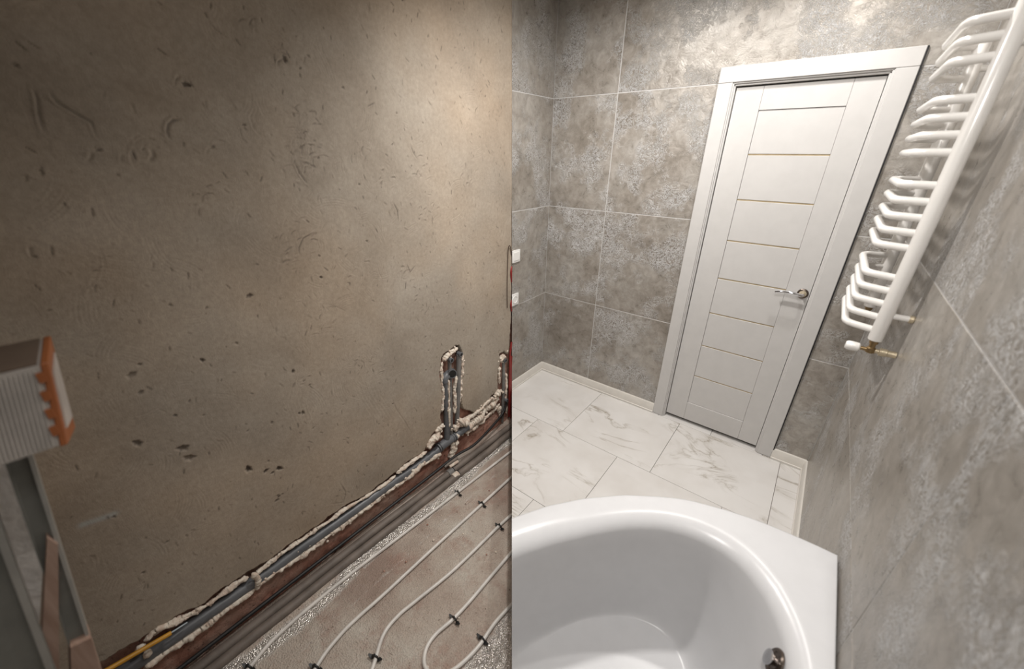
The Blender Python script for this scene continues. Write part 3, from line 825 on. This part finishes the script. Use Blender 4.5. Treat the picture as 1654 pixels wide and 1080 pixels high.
supply('supply_pipe', 'grey sleeved supply pipe at the right edge of the tall wall chase', Vector((XL-.006, W(742, 572).y, W(743, 572).z)), Vector((XL-.010, W(738, 680).y, -.03)), .0165)
supply('supply_pipe', 'grey supply pipe in the narrow wall chase near the corner beside red conduit', Vector((XL-.004, W(814, 582).y, W(814, 582).z)), Vector((XL-.006, W(812, 683).y, -.26)), .0125, True, [Vector((XL+.004, W(815.5, 645).y, W(815.5, 645).z))])

# expanding foam
def foam(label, pts, r, seed, dx=.004, rough=1.0, lumps=0, group='foam beads in the wall chase'):
    rs = random.Random(seed)
    path = resample(spline([W(px, py, dx) for px, py in pts], 10), .0045)
    if len(path) < 4: path = spline(path+[path[-1]+Vector((0, .01, .01))], 4)
    m = len(path); nn = 16
    S = [(rs.uniform(.08, .55), rs.uniform(0, 6.28), rs.choice((0, 1, 1, 2, 3)), rs.uniform(0, 6.28), rough*rs.uniform(.07, .17)) for _ in range(7)]
    def f(i, k):
        a = 2*math.pi*k/nn; v = 1
        for w, p, q, t, am in S: v += am*math.sin(i*w+p+1.3*math.sin(i*w*.37+t))*(math.cos(q*a+t) if q else 1)
        return max(.35, v)*nz[i][k]
    nz = [[rs.uniform(.93, 1.08) for _ in range(nn)] for _ in range(m)]
    base = [r*min(1, .3+.9*min(i, m-1-i)/4)*rs.uniform(.92, 1.08) for i in range(m)]
    path = [p+Vector((rs.gauss(0, .0006), rs.gauss(0, .001), rs.gauss(0, .001))) for p in path]
    b = MB().tube(path, base, nn, True, f)
    for _ in range(lumps):
        c = rs.choice(path)+Vector((rs.uniform(0, .008), rs.gauss(0, r*.9), rs.gauss(0, r*.9))); q = rs.uniform(.25, .6)*r
        ax = Vector((rs.gauss(0, 1), rs.gauss(0, 1), rs.gauss(0, 1))).normalized()
        b.lathe(c, ax, [(-q, q*.3), (-q*.5, q*rs.uniform(.7, 1)), (q*.3, q*rs.uniform(.8, 1.2)), (q, q*.4)], 7)
    o = b.build('foam_bead', M['foam'], angle=180)
    return tag(o, label, 'foam', group)
UP1 = [(232,1036),(253,1020),(276,1008),(293,1000),(320,987),(343,972),(373,950),(402,932)]
UP2 = [(412,930),(438,908),(482,876),(515,854),(538,838),(556,824),(578,811),(600,798),(627,779),(640,768)]
UP3 = [(640,766),(652,757),(666,747),(680,737),(690,731)]
LO1 = [(232,1079),(253,1061),(277,1046),(310,1025),(340,1003),(368,981),(390,965),(412,948)]
LO2 = [(410,950),(443,924),(485,897),(527,866),(554,847),(590,820),(622,796)]
LO3 = [(622,796),(640,783),(653,774),(680,751),(700,737),(712,730)]
foam('cream foam bead above the drain pipe behind the yellow tube', [(a, b-1.5) for a, b in UP1], .0105, 1, rough=1.3, lumps=14)
foam('long thin cream foam bead along the top of the drain pipe', [(a, b-1.5) for a, b in UP2], .0088, 2, rough=1.3, lumps=18)
foam('cream foam bead above the drain pipe just left of the tee', [(a, b-2) for a, b in UP3], .011, 3, rough=1.5, lumps=8)
foam('cream foam bead below the drain pipe at the bottom left corner', [(a, b+1) for a, b in LO1], .0145, 4, .016)
foam('long cream foam bead along the underside of the drain pipe', [(a, b+1) for a, b in LO2], .0125, 5, .016, rough=1.3, lumps=26)
foam('cream foam bead under the drain pipe just left of the tee', [(a, b+1) for a, b in LO3], .015, 6, .016, rough=1.6, lumps=14)
foam('short foam ring crossing over the drain pipe', [(407,926),(415,932),(417,941),(412,949)], .012, 7, .030)
foam('thick pinkish foam lump left of the tee', [(690,724),(698,712),(705,703),(711,699)], .020, 8, rough=1.5, lumps=14)
foam('small foam lump beside the foot of the riser', [(705,695),(711,690),(716,684)], .017, 9, rough=1.5, lumps=8)
foam('foam bead along the left edge of the tall wall chase', [(714,584),(713,600),(714,620),(716,640),(713,665)], .0085, 10, -.004, rough=1.5, lumps=6)
foam('foam strip between drain riser and thin supply pipe', [(723,612),(725,630),(725,660),(726,690)], .0085, 11, .012)
foam('foam strip between the two supply pipes of the tall chase', [(737,606),(734,630),(735,650),(734,668)], .0115, 12, .012)
foam('foam bead along the right edge of the tall wall chase', [(745,570),(747,585),(746,605),(744,625),(743,650)], .009, 13, -.002, rough=1.6, lumps=8)
foam('foam cap across the top of the tall wall chase', [(715,583),(722,574),(731,567),(740,562)], .015, 14, -.008, rough=1.4, lumps=12)
foam('big foam mass right of the tee at the riser foot', [(733,693),(740,686),(747,680),(753,688)], .024, 15, .0, rough=1.6, lumps=24)
foam('foam bead hanging below the tee beside the wall', [(729,706),(731,718),(729,733),(727,741)], .015, 16, .004, rough=1.4, lumps=8)
foam('foam bead hanging right of the tee, longer one', [(738,700),(737,715),(734,730),(730,744)], .013, 17, .012, rough=1.3, lumps=6)
foam('wide foam band climbing diagonally towards the narrow chase', [(744,700),(757,687),(772,675),(786,660),(797,648),(804,641)], .026, 18, -.012, rough=1.7, lumps=50)
foam('upper ragged foam ridge of the diagonal band', [(752,678),(768,667),(783,653),(796,641)], .014, 19, -.004, rough=1.9, lumps=24)
foam('lower ragged foam edge of the diagonal band', [(752,700),(768,689),(785,674),(800,660),(807,651)], .012, 20, -.004, rough=1.9, lumps=20)
foam('brownish foam lump at the end of the diagonal band', [(800,640),(804,634),(808,632)], .022, 21, .0, rough=1.5, lumps=10)
foam('foam bead on the left edge of the narrow chase', [(807,592),(806,605),(807,620)], .010, 22, .0)
foam('foam bead on the right edge of the narrow chase', [(817,602),(818,620),(817,640),(818,668)], .009, 23, .0)
foam('foam lump capping the narrow chase', [(809,585),(811,578),(814,572)], .020, 24, -.006, rough=1.5, lumps=12)
foam('small foam lump low on the narrow chase', [(806,655),(806,664),(808,674)], .014, 25, .0)
foam('foam scrap behind the end of the yellow tube', [(220,1054),(226,1046),(236,1040)], .014, 26, .006)
foam('foam flap under the yellow tube', [(232,1064),(238,1056),(243,1048)], .011, 27, .018)

# red conduits and brown wire at the seam
def limb(name, label, cat, pts, r, mat, n=10, k=8, group=None):
    return tag(MB().tube(spline(pts, k), r, n).build(name, mat, angle=60), label, cat, group)
limb('red_conduit', 'red plastic conduit descending beside the narrow chase', 'conduit',
     [W(826.2, 552, -.004), W(825, 562, .004), W(823.6, 580, .010), W(823, 620, .012), W(822.6, 650, .012), W(822, 672, .012)], .008, M['red'])
limb('red_conduit', 'second red conduit hugging the tile edge', 'conduit',
     [W(826.4, 575, .0), W(825.6, 600, .006), W(825.4, 640, .008), W(825, 676, .008)], .0065, M['red'])
limb('conduit_stub', 'dark red conduit end between the two plates', 'conduit', [W(826.2, 430, -.004), W(825.6, 440, .004), W(825.8, 455, -.002)], .0075, M['red'])
limb('conduit_stub', 'dark red conduit end below the lower plate', 'conduit', [W(826.2, 484, -.004), W(825.4, 493, .004), W(826, 502, -.002)], .0075, M['red'])
limb('brown_wire', 'thin brown wire loop hanging on the plaster edge', 'wire',
     [W(819.5, 497, .004), W(819.2, 470, .006), W(819.6, 440, .006), W(820.6, 410, .006), W(821.6, 399, .008), W(823.2, 396.5, .010), W(824.6, 400, .008), W(826.2, 412, .002)], .0026, M['brown'], 8)
# black bent sleeve under the narrow chase and the black cable along the wall
zf = ZRAW
limb('black_cable', 'black cable running along the wall above the grey sleeves', 'cable',
     [(XL+.014, -.6, zf+.055), (XL+.012, -.2, zf+.050), (XL+.012, .3, zf+.05), (XL+.014, .75, zf+.052), (XL+.022, 1.16, zf+.062), (XL+.030, 1.40, zf+.075), (XL+.055, 1.57, zf+.078), (XL+.035, 1.80, zf+.10), (XL+.016, 1.94, zf+.125), (XL+.010, 2.0, zf+.20)], .0095, M['black'], 10)
# insulated sleeves along the wall
def sleeve_run(label, x0, x1, z, r, y1, seed):
    rs = random.Random(seed); pts = []
    for i in range(18):
        t = i/17; y = -.7+(y1+.7)*t
        pts.append((x0+(x1-x0)*t**1.5+rs.gauss(0, .0025), y, z+rs.gauss(0, .0015)))
    E = empty('insulated_pipe', pts[0]); tag(E, label, 'pipe')
    MB().tube(spline(pts, 6), r, 16).build('sleeve', M['sleeve'], E)
    return E
e1 = sleeve_run('dusty grey insulated pipe nearest the wall on the raw floor', XL+.048, XL+.090, zf+.025, .023, 2.05, 41)
e2 = sleeve_run('dusty grey insulated pipe second from the wall beside the floor film', XL+.098, XL+.150, zf+.025, .023, 1.95, 42)
for E, x in ((e1, XL+.076), (e2, XL+.128)):
    MB().lathe((x, 1.30, zf+.026), (0.05, 1, 0), [(-.022, .024), (-.02, .0265), (.02, .0265), (.022, .024)], 18).build('joint_tape', M['foam'] if E is e2 else M['pvc2'], E)
    MB().lathe((x, 1.325, zf+.026), (0.05, 1, 0), [(-.003, .025), (-.002, .0275), (.002, .0275), (.003, .025)], 18).build('clamp_ring', M['black'], E)
limb('pipe_stub', 'short pale pipe stub standing beside the insulated pipes near the tee', 'pipe', [(XL+.030, 1.29, zf+.055), (XL+.036, 1.33, zf+.060), (XL+.045, 1.40, zf+.064)], .012, M['sleeve'])
limb('pipe_stub', 'pale tan pipe stub lying over the insulated pipes by the joint', 'pipe', [(XL+.062, 1.31, zf+.060), (XL+.072, 1.38, zf+.064)], .011, M['foam'])
# underfloor heating pipes
ZP = ZRAW+.014
def floor_px(px, py): return Vector(at(px, py, z=ZP))
def on_seam_y(x):                           # where the seam crosses a run, with a little run into the screed
    q = PL_O; n = PL_N
    return q.y-((x-q.x)*n.x+(ZP-q.z)*n.z)/n.y
def heat(label, pts):
    P = spline([(x, y, ZP) for x, y in pts], 10)
    return tag(MB().tube(P, .0088, 12).build('heating_pipe', M['pex'], angle=60), label, 'pipe', 'underfloor heating pipes')
heat('white heating pipe nearest the wall on the raw floor', [(-.62, -.75), (-.98, -.52), (-1.30, -.24), (-1.425, .02), (-1.455, .18), (-1.452, .47), (-1.43, .763), (-1.398, 1.22), (-1.362, on_seam_y(-1.362)+.02)])
heat('white heating pipe second from the wall', [(-.42, -.55), (-.80, -.30), (-1.08, -.02), (-1.195, .177), (-1.228, .30), (-1.232, .40), (-1.226, .536), (-1.222, .858), (-1.212, 1.244), (-1.205, on_seam_y(-1.205)+.02)])
heat('white heating pipe third from the wall with a dark clip at its bend', [(-.35, -.15), (-.68, -.03), (-.90, .18), (-1.01, .335), (-1.075, .43), (-1.088, .52), (-1.075, .62), (-1.042, .85), (-1.026, 1.2), (-1.014, on_seam_y(-1.014)+.02)])
heat('white heating pipe bent into a tight loop beside the film patch', [(-.865, on_seam_y(-.865)+.02), (-.866, .95), (-.866, .785), (-.872, .675), (-.888, .58), (-.878, .515), (-.835, .470), (-.775, .475), (-.725, .54), (-.702, .66), (-.706, .788), (-.692, on_seam_y(-.692)+.02)])
# clips
def clip_at(p, d):
    E = empty('pipe_clip', (p.x, p.y, ZRAW+.002))
    d = Vector(d).normalized(); s = Vector((-d.y, d.x, 0))
    b = MB()
    arc_ = [Vector((0, 0, 0))+s*(.0135*math.cos(a))+Vector((0, 0, .013+.0125*math.sin(a))) for a in np.linspace(0, math.pi, 11)]
    arc_ = [arc_[0]-Vector((0, 0, .016))]+arc_+[arc_[-1]-Vector((0, 0, .016))]
    b.tube(arc_, .0042, 8)
    b.box((-.0001, -.0001, .024), (.0001, .0001, .0241)) if False else None
    o = b.build('arch', M['black']); o.parent = E
    for q in (-1, 1):
        f = MB(); c = s*(.0145*q)
        f.prism([c+d*.010+Vector((0, 0, .004)), c-d*.010+Vector((0, 0, .004)), c+s*(.020*q)-d*.003+Vector((0, 0, .013)), c+s*(.020*q)+d*.003+Vector((0, 0, .013))], (0, 0, .003))
        o = f.build('barb', M['black'], sm=False); o.parent = E
    k = MB(); k.prism([Vector((0, 0, .026))+d*.006, Vector((0, 0, .026))-d*.006, Vector((0, 0, .038))-d*.002, Vector((0, 0, .038))+d*.002], s*.003)
    o = k.build('grip', M['black'], sm=False); o.parent = E
    return tag(E, None, 'clip', 'pipe clips on the raw floor')
for px, py, d, lab in ((740,796,(.05,1,0),'black clip on the heating pipe nearest the wall, by the seam'), (779,814,(.02,1,0),'black clip on the second heating pipe from the wall, by the seam'),
                       (807,850,(.02,1,0),'black clip on the third heating pipe from the wall, by the seam'), (734,1000,(0,1,0),'black clip on the left leg of the tight loop'),
                       (779,1032,(0,1,0),'black clip on the right leg of the tight loop'), (606,1061,(-.4,1,0),'black clip at the bend of the third heating pipe'),
                       (402,1077,(-.4,1,0),'black clip at the bend of the heating pipe nearest the wall'), (510,1077,(-.4,1,0),'black clip at the bend of the second heating pipe')):
    clip_at(floor_px(px, py), d)['label'] = lab
# crumbs of plaster and brick
for i, (px, py) in enumerate(((690,1075),(786,893),(801,889),(760,1053),(741,995),(614,1030),(700,870),(655,905),(712,830),(690,845),(560,1010),(620,920),(748,860),(790,790))):
    p = floor_px(px, py); b = MB(); r = random.Random(i).uniform(.004, .008)
    b.lathe((p.x, p.y, ZRAW+.001), (0, 0, 1), [(0, r*.8), (r*.5, r), (r, r*.6), (r*1.2, r*.1)], 6)
    where = ('in the open end of the tight loop', 'right of the tight loop near the seam', 'touching the right leg of the tight loop', 'inside the tight loop', 'beside the clip on the left leg of the loop',
             'by the bend of the third heating pipe', 'left of the second heating pipe midway', 'between second and third heating pipes', 'beside the nearest-wall clip', 'left of the first heating pipe by the sleeves',
             'between the bends of the second and third pipes', 'right of the first heating pipe midway', 'between second and third pipes near the seam', 'between first and second pipes near the seam')[i]
    tag(b.build('rubble_crumb', M['masonry'] if i % 2 else M['foam'], sm=False), ('small pale crumb ', 'small dark brick crumb ')[i % 2]+where, 'rubble', 'crumbs on the raw floor')

# yellow tube with a pale rod
yt = empty('yellow_tube', tuple(W(200, 1065, .04))); tag(yt, 'yellow plastic tube with a pale rod lying across the drain pipe', 'tube')
ya, yb = W(150, 1095, .060), W(276, 1022, .034)
dv = (yb-ya).normalized()
MB().tube([ya, yb], .0085, 16).build('tube', M['yellow'], yt)
MB().tube([yb-dv*.01, yb+dv*.055+Vector((0, 0, .006))], .0028, 8).build('rod', M['bluewhite'], yt)

# ================================================================== step ladder at the left edge
lad = empty('step_ladder', (-.9, -.30, ZRAW)); tag(lad, 'grey metal step ladder with a ribbed pale top and orange end cap', 'ladder')
def A_(px, py, x): return Vector(at(px, py, x=x))
XB = -.85
B_ = A_(73, 588, XB); C_ = A_(104, 716, XB)
At = Vector(at(77, 546, z=B_.z)); Dt = At+(C_-B_)+Vector((0, .0, 0))
Dt = Vector(at(116, 690, x=At.x*.5+XB*.5))
bl = Vector((0, -.36, .012))
# body: prism from end face backwards (towards -y)
end = [At, B_, C_, Dt]
tb = MB().prism([p-Vector((0, .004, 0)) for p in end], bl); tb.build('top_block', M['ribbed'], lad, sm=False)
# ribs on the front face
nfr = (C_-B_)
for i in range(60):
    o = Vector((0, -.012-.0046*i, 0))
    p0 = B_+o+Vector((.0, 0, .012*(-.012-.0046*i)/-.36)); p1 = C_+o+Vector((0, 0, .012*(-.012-.0046*i)/-.36))
    MB().tube([p0+nfr*.04+Vector((.001, 0, 0)), p1-nfr*.03+Vector((.001, 0, 0))], .0014, 6).build('rib', M['ribbed'], lad)
ntop = At-B_
MB().prism([B_+ntop*.03+Vector((0, -.008, .001)), At-ntop*.02+Vector((0, -.008, .001)), At-ntop*.02+Vector((0, -.35, .0127)), B_+ntop*.03+Vector((0, -.35, .0127))], (0, 0, .003)).build('top_pad', M['pad'], lad, sm=False)
# orange end cap frame with pale insert
cen = (At+B_+C_+Dt)/4
capo = [p+(p-cen)*.04 for p in end]
ec = MB().prism([p-Vector((0, .005, 0)) for p in capo], Vector((0, .009, 0))).build('end_cap', M['orange'], lad, bevel=.0015, sm=False)
ins = [cen+(p-cen)*.72 for p in end]
MB().prism([p+Vector((0, .003, 0)) for p in ins], Vector((0, .0025, 0))).build('cap_insert', M['cap'], lad, sm=False)
for k in range(4):
    q = B_+nfr*(.12+.22*k); MB().box((q.x-.001, q.y-.011, q.z-.010), (q.x+.004, q.y-.003, q.z+.006)).build('cap_tab', M['orange'], lad, sm=False)
# rails: C channels leaning backwards
def rail(p0, p1, wy, wx, name='rail'):
    p0, p1 = Vector(p0), Vector(p1); r = MB()
    poly = [Vector((0, 0, 0)), Vector((-wx, 0, 0)), Vector((-wx, -wy, 0)), Vector((0, -wy, 0)), Vector((0, -wy+.003, 0)), Vector((-.006, -wy+.003, 0)), Vector((-.006, -.003, 0)), Vector((0, -.003, 0))]
    r.prism([p0+q for q in poly], p1-p0)
    return r.build(name, M['rail'], lad, sm=False)
xr = -.90
def ext(p, q, z): t = (z-p.z)/(q.z-p.z); return p+(q-p)*t
r0, r1 = A_(52, 728, xr), A_(158, 1062, xr); 
rail(r0+Vector((0, 0, .02)), ext(r0, r1, ZRAW+.003), .026, .05)
e0, e1_ = A_(50, 728, xr+.002), A_(156, 1062, xr+.002)
MB().prism([e0, e0+Vector((0, -.005, 0)), e0+Vector((-.05, -.005, 0)), e0+Vector((-.05, 0, 0))], ext(e0, e1_, ZRAW+.003)-e0).build('rail_edge', M['edge'], lad, sm=False)
xl = -.80
l0, l1 = A_(0, 842, xl), A_(88, 1080, xl)
l0 = ext(l0, l1, 1.27)
rail(l0, ext(l0, l1, ZRAW+.003), .06, .02)
MB().prism([l0+Vector((.001, 0, 0)), l0+Vector((.001, -.008, 0)), l0+Vector((-.02, -.008, 0)), l0+Vector((-.02, .0, 0))], ext(l0, l1, ZRAW+.003)-l0).build('rail_edge', M['edge'], lad, sm=False)
# wooden strut and block between the rails
MB().prism([A_(76, 868, xr+.01), A_(94, 880, xr+.01), A_(96, 1120, xr+.01), A_(64, 1120, xr+.01)], (-.03, 0, 0)).build('strut', M['wood'], lad, sm=False)
MB().prism([A_(114, 1046, xr+.012), A_(147, 1030, xr+.012), A_(172, 1110, xr+.012), A_(116, 1110, xr+.012)], (-.04, 0, 0)).build('tread', M['wood'], lad, sm=False)
# pale board standing behind the ladder
bd = MB().prism([A_(30, 742, -1.0), A_(72, 866, -1.0), A_(62, 1040, -1.0), A_(40, 1300, -1.0), A_(-330, 1300, -1.0), A_(-330, 742, -1.0)], (-.04, 0, 0)).build('foam_board', M['board'], sm=False)
tag(bd, 'pale textured foam board standing behind the step ladder', 'board')

# ================================================================== lamps in the ceiling
for i, (x, y, w, cone, bl_, rad_, aim) in enumerate(LAMPS):
    E = empty('ceiling_downlight', (x, y, ZC)); tag(E, ['round recessed ceiling downlight nearest the door', 'round recessed ceiling downlight nearest the left wall', 'wide round ceiling downlight over the bathtub'][i], 'lamp', 'ceiling downlights')
    MB().lathe((x, y, ZC-.0005), (0, 0, -1), [(0, rad_+.015), (.004, rad_+.015), (.008, rad_+.008), (.008, rad_+.003), (.003, rad_)], 28).build('trim_ring', M['chrome'], E)
    MB().lathe((x, y, ZC-.001), (0, 0, -1), [(0, rad_), (.002, rad_)], 28).build('lens', M['lens'], E)
    ld = bpy.data.lights.new('downlight', 'SPOT'); ld.energy = w; ld.color = LAMP_COL; ld.spot_size = math.radians(cone); ld.spot_blend = bl_; ld.shadow_soft_size = rad_
    lo = bpy.data.objects.new('downlight', ld); COL.objects.link(lo); lo.parent = E; lo.location = (0, 0, -.03-rad_*.3)
    lo.rotation_euler = Vector(aim).to_track_quat('-Z', 'Y').to_euler()
